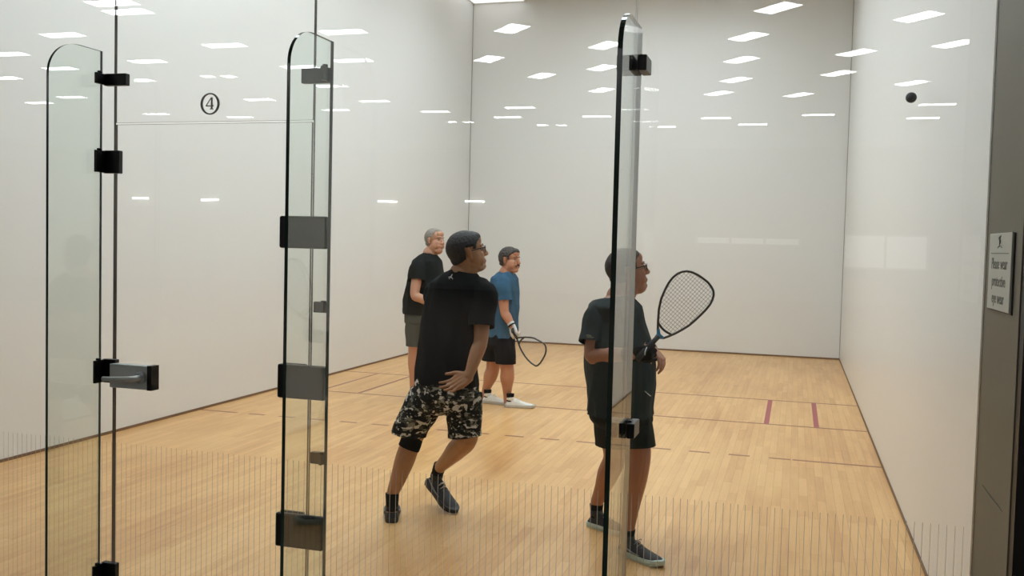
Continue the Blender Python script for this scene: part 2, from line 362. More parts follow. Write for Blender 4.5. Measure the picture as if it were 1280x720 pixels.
FLAT = [(8.25, 22.06), (8.28, 19.83), (5.79, 21.23), (4.17, 22.9), (3.32, 21.55), (0.36, 20.94), (-1.19, 19.2), (-2.01, 20.84), (1.72, 23.18), (-3.57, 19.62), (-4.42, 17.76), (-1.7, 10.76), (-2.63, 13.0), (-4.42, 15.59), (-6.07, 19.05), (-4.34, 8.93), (-4.28, 11.36), (-6.69, 12.42), (-7.14, 17.17), (-11.61, 19.18), (-9.53, 20.04), (-6.6, 10.12), (-8.92, 11.35), (-11.24, 13.59), (-11.77, 16.19), (-13.4, 16.91), (-9.07, 12.8), (-8.37, 14.31), (-3.97, 13.43), (-4.21, 8.43)]
SMALL = [(-1.5, 22.53), (-0.97, 22.58), (-3.39, 21.66), (-3.85, 21.62), (-6.49, 14.1), (-6.04, 14.17)]
protos = {}
def lobby_light(x, y, ang, a, b):
    key = (a, b); t = empty('lobby_ceiling_light', (x, -y, LH), 'oblong white light panel of the lobby ceiling, mirrored in the glass', 'ceiling light', 'lobby light panels mirrored in the glass'); t.rotation_euler.z = ang
    if key not in protos:
        bm = bmesh.new(); box(bm, -a/2, a/2, -b/2, b/2, -.01, 0); d = obj('diffuser', bm, M['lobby_light'], t)
        bm = bmesh.new()
        for s in (-1, 1): box(bm, s*a/2-.01, s*a/2+.01, -b/2-.01, b/2+.01, -.015, 0); box(bm, -a/2, a/2, s*b/2-.01, s*b/2+.01, -.015, 0)
        f = obj('light_frame', bm, M['light_frame'], t); protos[key] = (d, f)
    else:
        for q in protos[key]: c = q.copy(); col.objects.link(c); c.parent = t
for x, y in ROT: lobby_light(x, y, math.radians(47), .66, .36)
for x, y in FLAT: lobby_light(x, y, 0, .76, .34)
for x, y in SMALL: lobby_light(x, y, 0, .3, .3)
for x, z in ((-9.02, 3.11), (-5.64, 3.15), (-19.71, 3.12), (-16.54, 3.09)):
    t = empty('lobby_wall_light', (x, LY, z), 'thin wall light on the far lobby wall, mirrored in the glass', 'wall light', 'lobby wall lights mirrored in the glass')
    bm = bmesh.new(); box(bm, -.36, .36, .02, .09, -.03, .03); obj('diffuser', bm, M['lobby_light'], t)
    bm = bmesh.new(); box(bm, -.38, .38, 0, .02, -.04, .04); obj('back_plate', bm, M['light_frame'], t)

# ------------------------------------------------------------------ glass wall
J1, J2, J3, PX = 2.755, 3.643, 4.848, 5.955
def pane(name, x0, x1, z0, z1, m, label):
    bm = bmesh.new(); box(bm, x0+.002, x1-.002, -.006, .006, z0, z1); bmesh.ops.recalc_face_normals(bm, faces=bm.faces)
    for f in bm.faces:
        f.material_index = 0 if f.normal.y < -.5 else (1 if f.normal.y > .5 else 2)
    o = obj(name, bm, [m, M['glass_clear'], M['joint']]); struct(o); o['label'] = label; return o
pane('window_1', 0, J1, .004, 3.66, M['glass'], 'clear fixed glass panel left of the door')
pane('window_2', J1, J2, 2.096, 3.66, M['glass'], 'clear glass header panel over the door')
pane('window_3', J2, J3, .004, 3.66, M['glass'], 'clear fixed glass panel right of the door')
pane('window_4', J3, PX, .004, 3.66, M['glass'], 'clear fixed glass panel beside the taupe pilaster')
door = pane('door_1', J1+.004, J2-.004, .010, 2.088, M['glass'], 'frameless clear glass door')
def hardware(name, x0, x1, z0, z1, y0, y1, m, parent, base, bev=.004, label=None):
    o = boxo(name, x0, x1, y0, y1, z0, z1, m, parent, bev, base)
    if label: o['label'] = label
    return o
Z0 = V((0, 0, 0))
# three black hinges of the door, which reach over to the glass fin
for z0, z1 in ((1.613, 1.735), (1.043, 1.173), (.470, .601)):
    h = hardware('hinge', 3.518, 3.718, z0, z1, -.031, -.0065, M['black_metal'], door, Z0, .008)
    b = hardware('hinge_plate', 3.518, 3.62, z0, z1, .0065, .02, M['black_metal'], door, Z0, .004)
# steel lock case with lever
lk = hardware('lock_case', 2.775, 2.972, 1.036, 1.131, -.052, -.0065, M['steel'], door, Z0, .003, 'brushed steel lock case')
bm = bmesh.new(); box(bm, 2.953, 2.974, -.053, -.0065, 1.0345, 1.1325); obj('end_cap', bm, M['black_metal'], lk)
bm = bmesh.new(); ringtube(bm, [(2.925, -.052, 1.085), (2.925, -.062, 1.085)], .024, 20); obj('rose', bm, M['steel'], lk, True)
bm = bmesh.new(); p, r = catmull([(2.925, -.06, 1.085), (2.925, -.10, 1.085), (2.905, -.112, 1.084), (2.86, -.112, 1.081), (2.79, -.108, 1.078)], [.012, .012, .0115, .011, .009], 5); ringtube(bm, p, r, 12); obj('lever_handle', bm, M['steel'], lk, True)
# number over the door
num = empty('number_decal', (3.197, -.0065, 2.163), 'grey number four in an oval ring on the glass over the door', 'door number')
def ringplate(bm, ox, oz, ix, iz, y0, y1, n=48):
    r = []
    for k in range(n):
        c, s = math.cos(2*PI*k/n), math.sin(2*PI*k/n)
        r.append([bm.verts.new(q) for q in ((ox*c, y0, oz*s), (ix*c, y0, iz*s), (ix*c, y1, iz*s), (ox*c, y1, oz*s))])
    for k in range(n):
        a, b = r[k], r[(k+1) % n]
        for j in range(4): bm.faces.new((a[j], a[(j+1) % 4], b[(j+1) % 4], b[j]))
bm = bmesh.new(); ringplate(bm, .043, .042, .032, .0365, -.0015, 0); obj('oval_ring', bm, M['decal'], num)
def prism(bm, poly, f, t):
    a = [bm.verts.new(f(x, y, 0)) for x, y in poly]; b = [bm.verts.new(f(x, y, t)) for x, y in poly]
    bm.faces.new(a); bm.faces.new(b[::-1])
    for i in range(len(poly)): j = (i+1) % len(poly); bm.faces.new((a[i], a[j], b[j], b[i]))
fy = lambda x, z, t: V((x*.00125, -t*.0015, z*.00112))
bm = bmesh.new()
prism(bm, [(-1, -19), (13, -19), (13, -17), (9, -16), (9, 22), (3, 22), (3, -16), (-1, -17)], fy, 1)
prism(bm, [(3, 22), (3, 17), (-11, -5), (-15, -7), (-15, -5)], fy, 1)
prism(bm, [(-15, -9), (13, -9), (13, -5), (-15, -5)], fy, 1.1)
obj('numeral', bm, M['decal'], num)

# glass fins standing square to the wall
def fin(x, ynear, yfar, label, tk=.016, top=2.375, arch=.16, archz=.135):
    t = empty('glass_fin', (x, (ynear+yfar)/2, 0), label, 'glass fin')
    prof = [(ynear, 0), (yfar, 0), (yfar, top)]
    for k in range(13):
        a = k/12*PI/2; prof.append((ynear+arch-arch*math.sin(a), top-archz+archz*math.cos(a)))
    bm = bmesh.new(); oy = (ynear+yfar)/2
    a = [bm.verts.new((-tk/2, y-oy, z)) for y, z in prof]; b = [bm.verts.new((tk/2, y-oy, z)) for y, z in prof]
    bm.faces.new(a); bm.faces.new(b[::-1])
    for i in range(len(prof)):
        j = (i+1) % len(prof); f = bm.faces.new((a[i], a[j], b[j], b[i])); f.material_index = 2 if i == 1 else 1
    # the side towards the wall is a ground pale edge
    bm.normal_update()
    o = obj('fin_pane', bm, [M['fin_glass'], M['edge'], M['edge_pale']], t)
    return t, V((x, oy, 0))
F1, B1 = fin(2.714, -.318, -.034, 'greenish glass fin left of the door, with the latch clamps', tk=.011)
F2, B2 = fin(3.731, -.343, -.034, 'greenish glass fin at the hinge side of the door', tk=.013)
F3, B3 = fin(4.868, -.392, -.034, 'greenish glass fin in front of the man in charcoal', tk=.016)
def clamp(t, B, x0, x1, z0, z1, fx0, fx1, dy=.05, plate=True):
    c = hardware('clamp', x0, x1, z0, z1, -.032, -.0065, M['black_metal'], t, B, .003)
    hardware('clamp_arm', fx0, fx1, z0+.002, z1-.002, -.034-dy, -.030, M['black_metal'], c, B, .002)
    bm = bmesh.new(); ringtube(bm, [V(((fx0+fx1)/2, -.034-dy*.5, z1-.002))-B, V(((fx0+fx1)/2, -.034-dy*.5, z1+.006))-B], .01, 14); obj('clamp_screw', bm, M['black_metal'], c, True)
clamp(F1, B1, 2.722, 2.828, 2.240, 2.287, 2.7225, 2.734)
clamp(F1, B1, 2.722, 2.797, 1.892, 1.983, 2.7225, 2.734)
clamp(F1, B1, 2.722, 2.786, 1.050, 1.145, 2.7225, 2.734)
clamp(F1, B1, 2.722, 2.792, .225, .312, 2.7225, 2.734)
clamp(F2, B2, 3.603, 3.722, 2.228, 2.283, 3.711, 3.7225)
clamp(F2, B2, 3.668, 3.722, 1.375, 1.416, 3.711, 3.7225, .02)
clamp(F2, B2, 3.664, 3.722, .803, .847, 3.711, 3.7225, .02)
for z0, z1, x1 in ((2.226, 2.277, 4.905), (1.014, 1.064, 4.902)):
    c = hardware('clamp', 4.8765, x1, z0, z1, -.115, -.0065, M['black_metal'], F3, B3, .003)
    hardware('clamp_jaw', 4.806, 4.8595, z0, z1, -.115, -.0065, M['black_metal'], c, B3, .003)
    hardware('clamp_bolt', 4.8765, 4.888, z1, z1+.006, -.09, -.06, M['black_metal'], c, B3, .002)

# taupe pilaster with the sign, black frame at its near end
struct(boxo('wall_pilaster', PX, 6.26, -.48, .03, 0, LH, M['pilaster']))
pil = bpy.data.objects['wall_pilaster']
bm = bmesh.new(); ringtube(bm, [CAM+ray(u, v)*((PX-CAM.x)/ray(u, v).x) for u, v in ((1228, 606), (1238, 620), (1247, 631), (1253, 640))], [.0012, .002, .0018, .0008], 6); obj('scuff', bm, M['black_trim'], pil)
struct(boxo('trim_3', PX+.003, 6.6, -.53, -.48, 0, LH, M['black_trim']))
sg = empty('wall_sign', (PX, -.245, 1.605), 'small pale sign with grey lettering on the taupe pilaster', 'sign')
bm = bmesh.new(); box(bm, -.009, -.003, -.152, .152, -.11, .11, .002); obj('sign_plate', bm, M['sign'], sg)
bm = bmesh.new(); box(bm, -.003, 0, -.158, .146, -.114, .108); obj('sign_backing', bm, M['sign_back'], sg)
def text(name, s, size, y, z, parent, m, x=-.0092, sx=1):
    cu = bpy.data.curves.new('t', 'FONT'); cu.body = s; cu.size = size; cu.align_x = 'CENTER'; cu.align_y = 'CENTER'; cu.extrude = .0004; cu.offset = size*.012
    o = bpy.data.objects.new('t', cu); col.objects.link(o); dg = bpy.context.evaluated_depsgraph_get(); dg.update()
    me = bpy.data.meshes.new_from_object(o.evaluated_get(dg)); bpy.data.objects.remove(o)
    me.transform(Matrix(((0, 0, -1, x), (-sx, 0, 0, y), (0, 1, 0, z), (0, 0, 0, 1))))
    me.materials.clear()
    return link(name, me, m, parent)
text('lettering', 'Please wear', .045, .0, .022, sg, M['sign_ink']); text('lettering', 'protective', .045, .0, -.028, sg, M['sign_ink']); text('lettering', 'eye wear', .045, .0, -.076, sg, M['sign_ink'])
bm = bmesh.new(); box(bm, -.0096, -.0088, -.12, .12, .051, .0535); obj('rule', bm, M['sign_ink'], sg)
bm = bmesh.new()
p, r = catmull([(-.0095, -.012, .102), (-.0095, .004, .096), (-.0095, -.004, .086), (-.0095, .006, .076)], [.0015, .0035, .003, .001], 5); ringtube(bm, p, r, 6)
p, r = catmull([(-.0095, .03, .068), (-.0095, .0, .074), (-.0095, -.03, .068)], [.001, .002, .001], 5); ringtube(bm, p, r, 6)
obj('emblem', bm, M['sign_ink'], sg)

# the ball in the air beside the right wall
o = None
bm = bmesh.new(); bmesh.ops.create_icosphere(bm, subdivisions=4, radius=.031)
o = obj('racquetball', bm, M['ball'], None, True); o.location = CAM+ray(1139, 122)*((6.006-CAM.x)/ray(1139, 122).x)
tag(o, 'small dark rubber ball in the air beside the right wall', 'ball')

# ------------------------------------------------------------------ people
def az(a): a = math.radians(a); return V((math.cos(a), math.sin(a), 0))
def headm(pos, a, pitch, roll=0, s=1):
    f = az(a); r = V((f.y, -f.x, 0)); p = math.radians(pitch)
    F = f*math.cos(p)+V((0, 0, 1))*math.sin(p); U = r.cross(F); q = math.radians(roll)
    R2 = r*math.cos(q)+U*math.sin(q); U2 = -r*math.sin(q)+U*math.cos(q)
    m = Matrix((R2, F, U2)).transposed()*s
    return Matrix.Translation(pos) @ m.to_4x4()
def head(bm, m, neck, nr=.055, heavy=0, chin=0):
    R = m.to_3x3()
    e = lambda c, r, rot=None: ball(bm, m @ V(c), r, (R @ rot) if rot else R, 20)
    e((0, -.014, .028), (.076, .099, .088)); e((0, .02, .035), (.068, .07, .072)); e((0, .034, -.032), (.061, .060, .082)); e((0, .036, -.082), (.051, .05, .034)); e((0, .078, -.1), (.023, .019, .018))
    e((0, .079, .026), (.05, .017, .012)); e((0, .072, .058), (.048, .022, .03))
    for s in (-1, 1):
        e((s*.036, .064, -.03), (.024, .024, .024)); e((s*.0115, .106, -.034), (.0105, .011, .009))
        e((s*.083, -.008, -.002), (.0068, .0165, .028), Matrix.Rotation(-s*.45, 3, 'Z')); e((s*.081, -.002, -.028), (.007, .012, .013))
        e((s*.044, .03, -.045), (.027, .045, .048)); e((s*.04, .012, -.075), (.025, .045, .032)); e((s*.04, .058, -.055), (.024, .028, .034))
    limb(bm, [m @ V((0, .086, .020)), m @ V((0, .099, -.006)), m @ V((0, .1105, -.029))], [.009, .0115, .0145], 3, 10)
    e((0, .093, -.064), (.022, .010, .0062)); e((0, .091, -.077), (.020, .010, .0068)); e((0, .085, -.057), (.028, .012, .02))
    if heavy: e((0, .045, -.105), (.048, .045, .03*heavy+.004)); e((0, .0, -.1), (.06, .05, .045))
    limb(bm, [m @ V((0, -.028, -.03)), m @ V((0, -.022, -.10)), neck+(m @ V((0, -.02, -.1))-neck)*.3, neck], [.06, nr, nr*1.04, nr*1.25], 4, 18)
def face_bits(par, base, m, hairm, brow=True, mous=False, glasses=None, irism=None):
    def add(name, bm, mt, label=None, p=par):
        o = final(name, bm, mt, p, base)
        if label: o['label'] = label
        return o
    R = m.to_3x3()
    for s in (-1, 1):
        bm = bmesh.new(); ball(bm, m @ V((s*.031, .0735, .002)), (.0125, .0128, .0075), R, 14); ey = add('eye', bm, M['eye_white'])
        bm = bmesh.new(); ball(bm, m @ V((s*.031, .0840, .002)), (.0058, .0044, .0062), R, 10); add('iris', bm, M['iris'], None, ey)
        if brow:
            bm = bmesh.new(); limb(bm, [m @ V((s*.012, .0945, .024)), m @ V((s*.03, .0915, .030)), m @ V((s*.05, .074, .024))], [.003, .0042, .002], 4, 8); add('eyebrow', bm, hairm)
    bm = bmesh.new(); limb(bm, [m @ V((-.022, .090, -.070)), m @ V((0, .1005, -.0695)), m @ V((.022, .090, -.070))], [.002, .0042, .002], 4, 8); add('lips', bm, M['lips'])
    if mous:
        bm = bmesh.new(); limb(bm, [m @ V((-.03, .086, -.064)), m @ V((-.014, .1, -.053)), m @ V((0, .104, -.050)), m @ V((.014, .1, -.053)), m @ V((.03, .086, -.064))], [.004, .007, .006, .007, .004], 4, 8); add('moustache', bm, hairm)
    if glasses:
        bm = bmesh.new()
        for s in (-1, 1):
            limb(bm, [m @ V((s*.083, -.01, .008)), m @ V((s*.080, .04, .010)), m @ V((s*.070, .092, .012))], [.0026, .0028, .0034], 4, 8)
            loop = []
            for k in range(20):
                t = 2*PI*k/20; x = s*.036+.029*math.cos(t); loop.append(m @ V((x, .109-.35*max(0, abs(x)-.02), .001+.0185*math.sin(t))))
            ringtube(bm, loop, .0021, 6, closed=True)
        ringtube(bm, [m @ V((x, .111, .006)) for x in (-.009, 0, .009)], .0024, 8)
        g = add('eyeglasses', bm, M['black_metal'], glasses)
def hair(par, base, m, mt, h, line, label, bump=.002, extra=(), vox=.004):
    bm = bmesh.new(); R = m.to_3x3()
    ball(bm, m @ V((0, -.014, .028)), (.076+h, .099+h, .088+h*1.1), R, 28); ball(bm, m @ V((0, .02, .037)), (.068+h, .07+h, .072+h), R, 24); ball(bm, m @ V((0, -.03, -.03)), (.066+h*.6, .07+h*.6, .06), R, 24)
    for c, r in extra: ball(bm, m @ V(c), r, R, 18)
    bm = remeshed(bm, vox, 2)
    inv = m.inverted()
    dead = []
    for v in bm.verts:
        q = inv @ v.co
        if q.z < line(q.y, abs(q.x))+noise.noise(q*60)*.004: dead.append(v)
        else:
            v.co += v.normal*bump*noise.noise(q*70)
            d = (q.z-line(q.y, abs(q.x)))/(.035 if q.y < -.035 else .012)
            if d < 1: v.co += (m @ V((0, -.01, .01))-v.co).normalized()*(h+.002)*(1-d)**1.5
    bmesh.ops.delete(bm, geom=dead, context='VERTS'); thicken(bm, .004)
    o = final('hair', bm, mt, par, base); o['label'] = label; return o
def hand(bm, wrist, fwd, palm, curl=(.35, .45, .4), side=1, s=1.0, spread=.10, thumb=.6):
    """palm = direction the palm faces; side = sign of the thumb side along fwd x palm"""
    fwd = V(fwd).normalized(); palm = V(palm); palm = (palm-fwd*palm.dot(fwd)).normalized(); lat = fwd.cross(palm).normalized()*side
    for i, (off, kl, fl_, r) in enumerate(((.030, .088, .070, .0088), (.010, .093, .079, .009), (-.010, .088, .073, .0088), (-.029, .080, .058, .0078))):
        kn = wrist+fwd*kl*s+lat*off*s
        limb(bm, [wrist+lat*off*.6*s, wrist+fwd*kl*.5*s+lat*off*.95*s, kn], [.017*s, .0155*s, .0125*s], 3, 10)
        d = (fwd+lat*spread*(off/.03)).normalized(); p = kn; pts = [p]; 
        for ln, c in zip((.42, .33, .25), curl):
            ax = d.cross(palm).normalized(); d = (Matrix.Rotation(c+i*.05, 3, ax) @ d).normalized(); p = p+d*fl_*ln*s*1.02; pts.append(p)
        limb(bm, pts, [r*s*1.1, r*s, r*s*.92, r*s*.78], 3, 8)
    b0 = wrist+fwd*.022*s+lat*.024*s; d = (fwd*.75+lat*.75+palm*thumb*.6).normalized(); b1 = b0+d*.040*s; d2 = (fwd*.95+lat*.35+palm*thumb*.7).normalized(); b2 = b1+d2*.03*s; b3 = b2+(d2+palm*.2).normalized()*.024*s
    limb(bm, [b0, b1, b2, b3], [.017*s, .0125*s, .0105*s, .0085*s], 3, 8)
def shoe(par, base, heel, a, upper, sole, lace, pitch=0, L=.29, roll=0, sockm=None, ankle=None, label=None, swoosh=None, sockh=.135):
    """heel = point on the ground under the heel; pitch>0 lifts the heel about the toe"""
    f = az(a); p = math.radians(pitch); F = f*math.cos(p)-V((0, 0, 1))*math.sin(p); r = V((f.y, -f.x, 0)); U = r.cross(F)
    toe = heel+f*L if pitch == 0 else None
    T = lambda x, y, z: heel+r*x*L/.29+F*y*L/.29+U*z*L/.29
    prof = [(-.005, .026, .030), (.012, .034, .058), (.05, .036, .088), (.09, .036, .092), (.125, .040, .078), (.165, .046, .062), (.205, .049, .052), (.245, .045, .044), (.275, .033, .034), (.289, .016, .024)]
    bm = bmesh.new(); rs = []; n = 18
    for y, w, h in prof:
        q = []
        for k in range(n):
            t = 2*PI*k/n; cs, sn = math.cos(t), math.sin(t)
            zz = .020+(h-.020)*sn if sn > 0 else .020+.012*sn
            q.append(bm.verts.new(T(w*math.copysign(abs(cs)**.8, cs), y, zz)))
        rs.append(q)
    for A, B in zip(rs, rs[1:]):
        for k in range(n): bm.faces.new((A[k], A[(k+1) % n], B[(k+1) % n], B[k]))
    bm.faces.new(rs[0]); bm.faces.new(rs[-1][::-1])
    ringtube(bm, [T(0, .045, .07), T(0, .047, .088), T(0, .046, .106)], [.036*L/.29, .038*L/.29, .036*L/.29], 16)
    bm = remeshed(bm, .0045, 3); sh = final('shoe', bm, upper, par, base)
    if label: sh['label'] = label
    bm = bmesh.new(); A = []; B = []; C = []
    out = [(-.010, .0), (-.008, .024), (.008, .036), (.05, .040), (.10, .039), (.15, .045), (.20, .051), (.245, .048), (.275, .036), (.292, .018), (.297, 0)]
    out = out+[(y, -w) for y, w in out[-2:0:-1]]
    for y, w in out:
        lift = .012*max(0, (y-.22)/.07)**2
        A.append(bm.verts.new(T(w*.96, y, lift))); B.append(bm.verts.new(T(w*1.03, y, .016+lift))); C.append(bm.verts.new(T(w*.97, y, .030+lift*.5)))
    for P, Q in ((A, B), (B, C)):
        for i in range(len(P)): j = (i+1) % len(P); bm.faces.new((P[i], P[j], Q[j], Q[i]))
    bm.faces.new(A); bm.faces.new(C[::-1]); bmesh.ops.recalc_face_normals(bm, faces=bm.faces)
    o = final('sole', bm, sole, sh, base)
    for pl in o.data.polygons: pl.use_smooth = False
    bm = bmesh.new()
    for k, y in enumerate((.115, .132, .149, .166)):
        z = .084-.017*k*.7
        ringtube(bm, [T(-.024, y, z-.008), T(-.012, y+.004, z+.003), T(0, y, z+.005), T(.012, y+.004, z+.003), T(.024, y, z-.008)], .0028, 6)
    ringtube(bm, [T(0, .118, .094), T(-.015, .125, .1), T(-.024, .118, .092)], .002, 6); ringtube(bm, [T(0, .118, .094), T(.015, .125, .1), T(.024, .118, .092)], .002, 6)
    final('laces', bm, lace, sh, base)
    if swoosh:
        bm = bmesh.new()
        for s in (-1, 1): ringtube(bm, [T(s*.044, .17, .036), T(s*.044, .12, .038), T(s*.043, .08, .05), T(s*.04, .03, .064)], [.002, .006, .004, .0015], 6)
        final('side_stripe', bm, swoosh, sh, base)
    if sockm:
        bm = bmesh.new(); limb(bm, [T(0, .045, .06), T(0, .045, .10), T(0, .045, sockh)], [.034, .037, .041], 4, 18, False); final('sock', bm, sockm, par, base)
    return T(0, .05, .09)
def ankle_at(heel, a, pitch=0, L=.29, z=.12):
    f = az(a); p = math.radians(pitch); F = f*math.cos(p)-V((0, 0, 1))*math.sin(p); U = V((f.y, -f.x, 0)).cross(F); return heel+F*.046*L/.29+U*z*L/.29
def person(base, label, m, build, vox=.0045, it=3):
    bm = bmesh.new(); build(bm); bm = remeshed(bm, vox, it); shift(bm, base)
    me = bpy.data.meshes.new('person'); bm.to_mesh(me); bm.free()
    o = link('person', me, m, None, True); o.location = base; tag(o, label, 'person'); return o
def garment(name, par, base, m, pieces, amp, scale, off, vox=.007, it=4, label=None):
    """pieces: (build, cuts) - each piece is its own closed surface, cut clean at its hem; together one mesh"""
    tot = bmesh.new()
    for build, cuts in pieces:
        bm = bmesh.new(); build(bm); bm = remeshed(bm, vox, it); folds(bm, amp, scale, off)
        for c in cuts: cut(bm, *c)
        thicken(bm, .003); me = bpy.data.meshes.new('t'); bm.to_mesh(me); bm.free(); tot.from_mesh(me); bpy.data.meshes.remove(me)
    o = final(name, tot, m, par, base)
    if label: o['label'] = label
    return o
def sleeve(nk, s, e, rads, end, lo=.98, ends=()):
    """a sleeve from the neck over the shoulder s towards the elbow e, cut at the fraction end"""
    d = (e-s).normalized()
    return (lambda bm: limb(bm, [nk+V((0, 0, -.05))*1, s, (s+e)*.5, s+(e-s)*lo], rads, ends=False), [(s+(e-s)*end, d, s+(e-s)*(end+.15), .25)])
def leg_piece(pts, rads, co, no):
    return (lambda bm: limb(bm, pts, rads, ends=False), [(co, no)])
def print_on(par, o, base, name, pix, m, rad, label=None):
    """a small printed mark lying on the surface of a garment, drawn as short strokes"""
    bm0 = bmesh.new(); bm0.from_mesh(o.data); tr = BVHTree.FromBMesh(bm0); bm = bmesh.new()
    for stroke in pix:
        pts = []
        for u, v in stroke:
            d = ray(u, v).normalized(); h = tr.ray_cast(CAM-base, d)
            if h[0] is not None: pts.append(h[0]+h[1]*(.001 if h[1].dot(d) < 0 else -.001)+base)
        if len(pts) > 1: ringtube(bm, pts, rad, 5)
    bm0.free()
    if len(bm.verts): 
        q = final(name, bm, m, par, base)
        if label: q['label'] = label
    else: bm.free()
def torso_rings(spec, a, d=0.0, ratio=.7):
    F = az(a); L = V((F.y, -F.x, 0)); lr, fr = abs(L.dot(RH)), abs(F.dot(RH)); out = []
    for u, v, y, hw, *rest in spec:
        rt = rest[0] if rest else ratio
        A = hw/math.sqrt(lr*lr+(fr*rt)**2); out.append((at(u, v, y), max(.03, A-d), max(.03, A*rt-d), L, F))
    return out

# ---- the man in black with camouflage shorts
base = V((3.30, 2.02, 0)); A1 = 76
nk = at(577, 343, 2.0); hm = headm(at(584, 315, 2.0), 33, 12)
rs_, ls_ = at(603, 366, 1.98), at(545, 367, 2.04)
re_, rw_ = at(601, 426, 1.90), at(586, 470, 1.81)
lkn, lan = at(514, 552, 1.96), at(492, 630, 1.875)
rkn, ran = at(584, 548, 1.96), at(553, 604, 2.16)
HL, HR = V((3.180, 1.86, 0)), V((3.222, 2.33, .13)); lan = ankle_at(HL, 113, 0, .29, .15); ran = ankle_at(HR, -33, 26, .31, .14)
T1 = [(577, 336, 2.0, .062, .9), (575, 344, 2.0, .105, .65), (571, 354, 2.0, .155, .58), (569, 372, 2.0, .172, .62), (563, 400, 2.0, .165), (559, 440, 2.0, .168, .76), (558, 462, 2.0, .178, .76), (559, 488, 2.0, .186, .74)]
def body(bm):
    head(bm, hm, nk, .060, .6)
    loft(bm, torso_rings(T1, A1, .02)); ball(bm, at(559, 495, 2.0), (.16, .12, .10))
    limb(bm, [nk+V((0, 0, -.03)), rs_+V((-.02, 0, .0)), (rs_+re_)/2, re_, (re_*2+rw_)/3, rw_], [.05, .056, .05, .041, .042, .027])
    limb(bm, [nk+V((0, 0, -.03)), ls_+V((.03, 0, 0)), ls_+V((.02, .12, -.14)), ls_+V((.03, .22, -.22)), ls_+V((.03, .42, -.24))], [.05, .052, .048, .042, .028])
    hand(bm, ls_+V((.03, .42, -.24)), (.1, .9, .2), (0, 0, 1), side=1)
    hand(bm, rw_, at(558, 484, 1.76)-at(587, 467, 1.81), V((-.1, -1, .35)), (.15, .25, .3), side=1, spread=.18, thumb=.2, s=1.05)
    limb(bm, [at(538, 492, 2.0), (at(538, 492, 2.0)+lkn)/2, lkn, (lkn*2+lan)/3, (lkn+lan*2)/3, lan, ankle_at(HL, 113, 0, .29, .06)], [.084, .078, .060, .060, .048, .036, .034])
    limb(bm, [at(580, 492, 2.0), (at(580, 492, 2.0)+rkn)/2, rkn, (rkn*2+ran)/3, (rkn+ran*2)/3, ran, ankle_at(HR, -33, 26, .31, .06)], [.084, .078, .062, .063, .048, .036, .034])
P1 = person(base, 'man in black t-shirt and camouflage shorts, back turned, looking right', M['skin_tan'], body)
face_bits(P1, base, hm, M['hair_black'], glasses='dark-rimmed sports glasses')
hair(P1, base, hm, M['hair_black'], .011, lambda y, x: (.062 if y > .068 else .026+(y-.042)*1.35 if y > .042 else (.010 if y > .022 else (.030 if y > -.028 else -.088+.75*max(0, y+.09)))), 'short black hair', extra=(((0, .05, .075), (.055, .045, .035)),))
def shirt(bm):
    loft(bm, torso_rings(T1+[(559, 500, 2.0, .188, .72)], A1, -.002))
sh1 = garment('shirt', P1, base, M['shirt_black'], [(shirt, [(at(559, 480, 2.0), V((0, 0, -1))), (nk+V((0, 0, .022)), V((.15, 0, 1)))]),
    sleeve(nk, rs_, re_, [.045, .080, .076, .074], .72), sleeve(nk, ls_, ls_+V((.02, .2, -.2)), [.045, .070, .068, .068], .8)], .007, 9, 1.3, label='black t-shirt')
print_on(P1, sh1, base, 'shirt_emblem', [[(561.5, 349), (563.5, 346), (565.5, 343)], [(563.5, 346), (560.5, 346.8)], [(563.8, 346), (566, 349)]], M['mark'], .0028, 'small white emblem')
def shorts(bm):
    loft(bm, torso_rings([(559, 466, 2.0, .168), (558, 480, 2.0, .182), (556, 495, 2.0, .196), (555, 508, 2.0, .190), (555, 514, 2.0, .16)], A1, 0, .76))
garment('shorts', P1, base, M['camo'], [(shorts, []),
    leg_piece([at(536, 492, 2.0), at(525, 515, 1.98), at(514, 534, 1.97), at(508, 556, 1.96)], [.110, .108, .102, .103], at(513, 543, 1.97), V((-.12, 0, -1))),
    leg_piece([at(579, 492, 2.0), at(580, 515, 1.98), at(581, 535, 1.97), at(581, 558, 1.96)], [.110, .104, .098, .098], at(581, 545, 1.97), V((.12, 0, -1)))], .007, 9, 5.2, label='grey and black camouflage shorts')
bm = bmesh.new(); limb(bm, [at(517, 540, 1.96), at(514, 552, 1.96), at(511, 560, 1.955)], [.064, .0645, .065], 4, 20, False); o = final('knee_sleeve', bm, M['sleeve'], P1, base); o['label'] = 'black knee sleeve'
shoe(P1, base, HL, 113, M['shoe_black'], M['sole_black'], M['lace_white'], sockm=M['sock'], sockh=.165, swoosh=M['lace_grey'])
shoe(P1, base, HR, -33, M['shoe_black'], M['sole_black'], M['lace_white'], pitch=26, L=.31, sockm=M['sock'], sockh=.165, swoosh=M['lace_grey'])

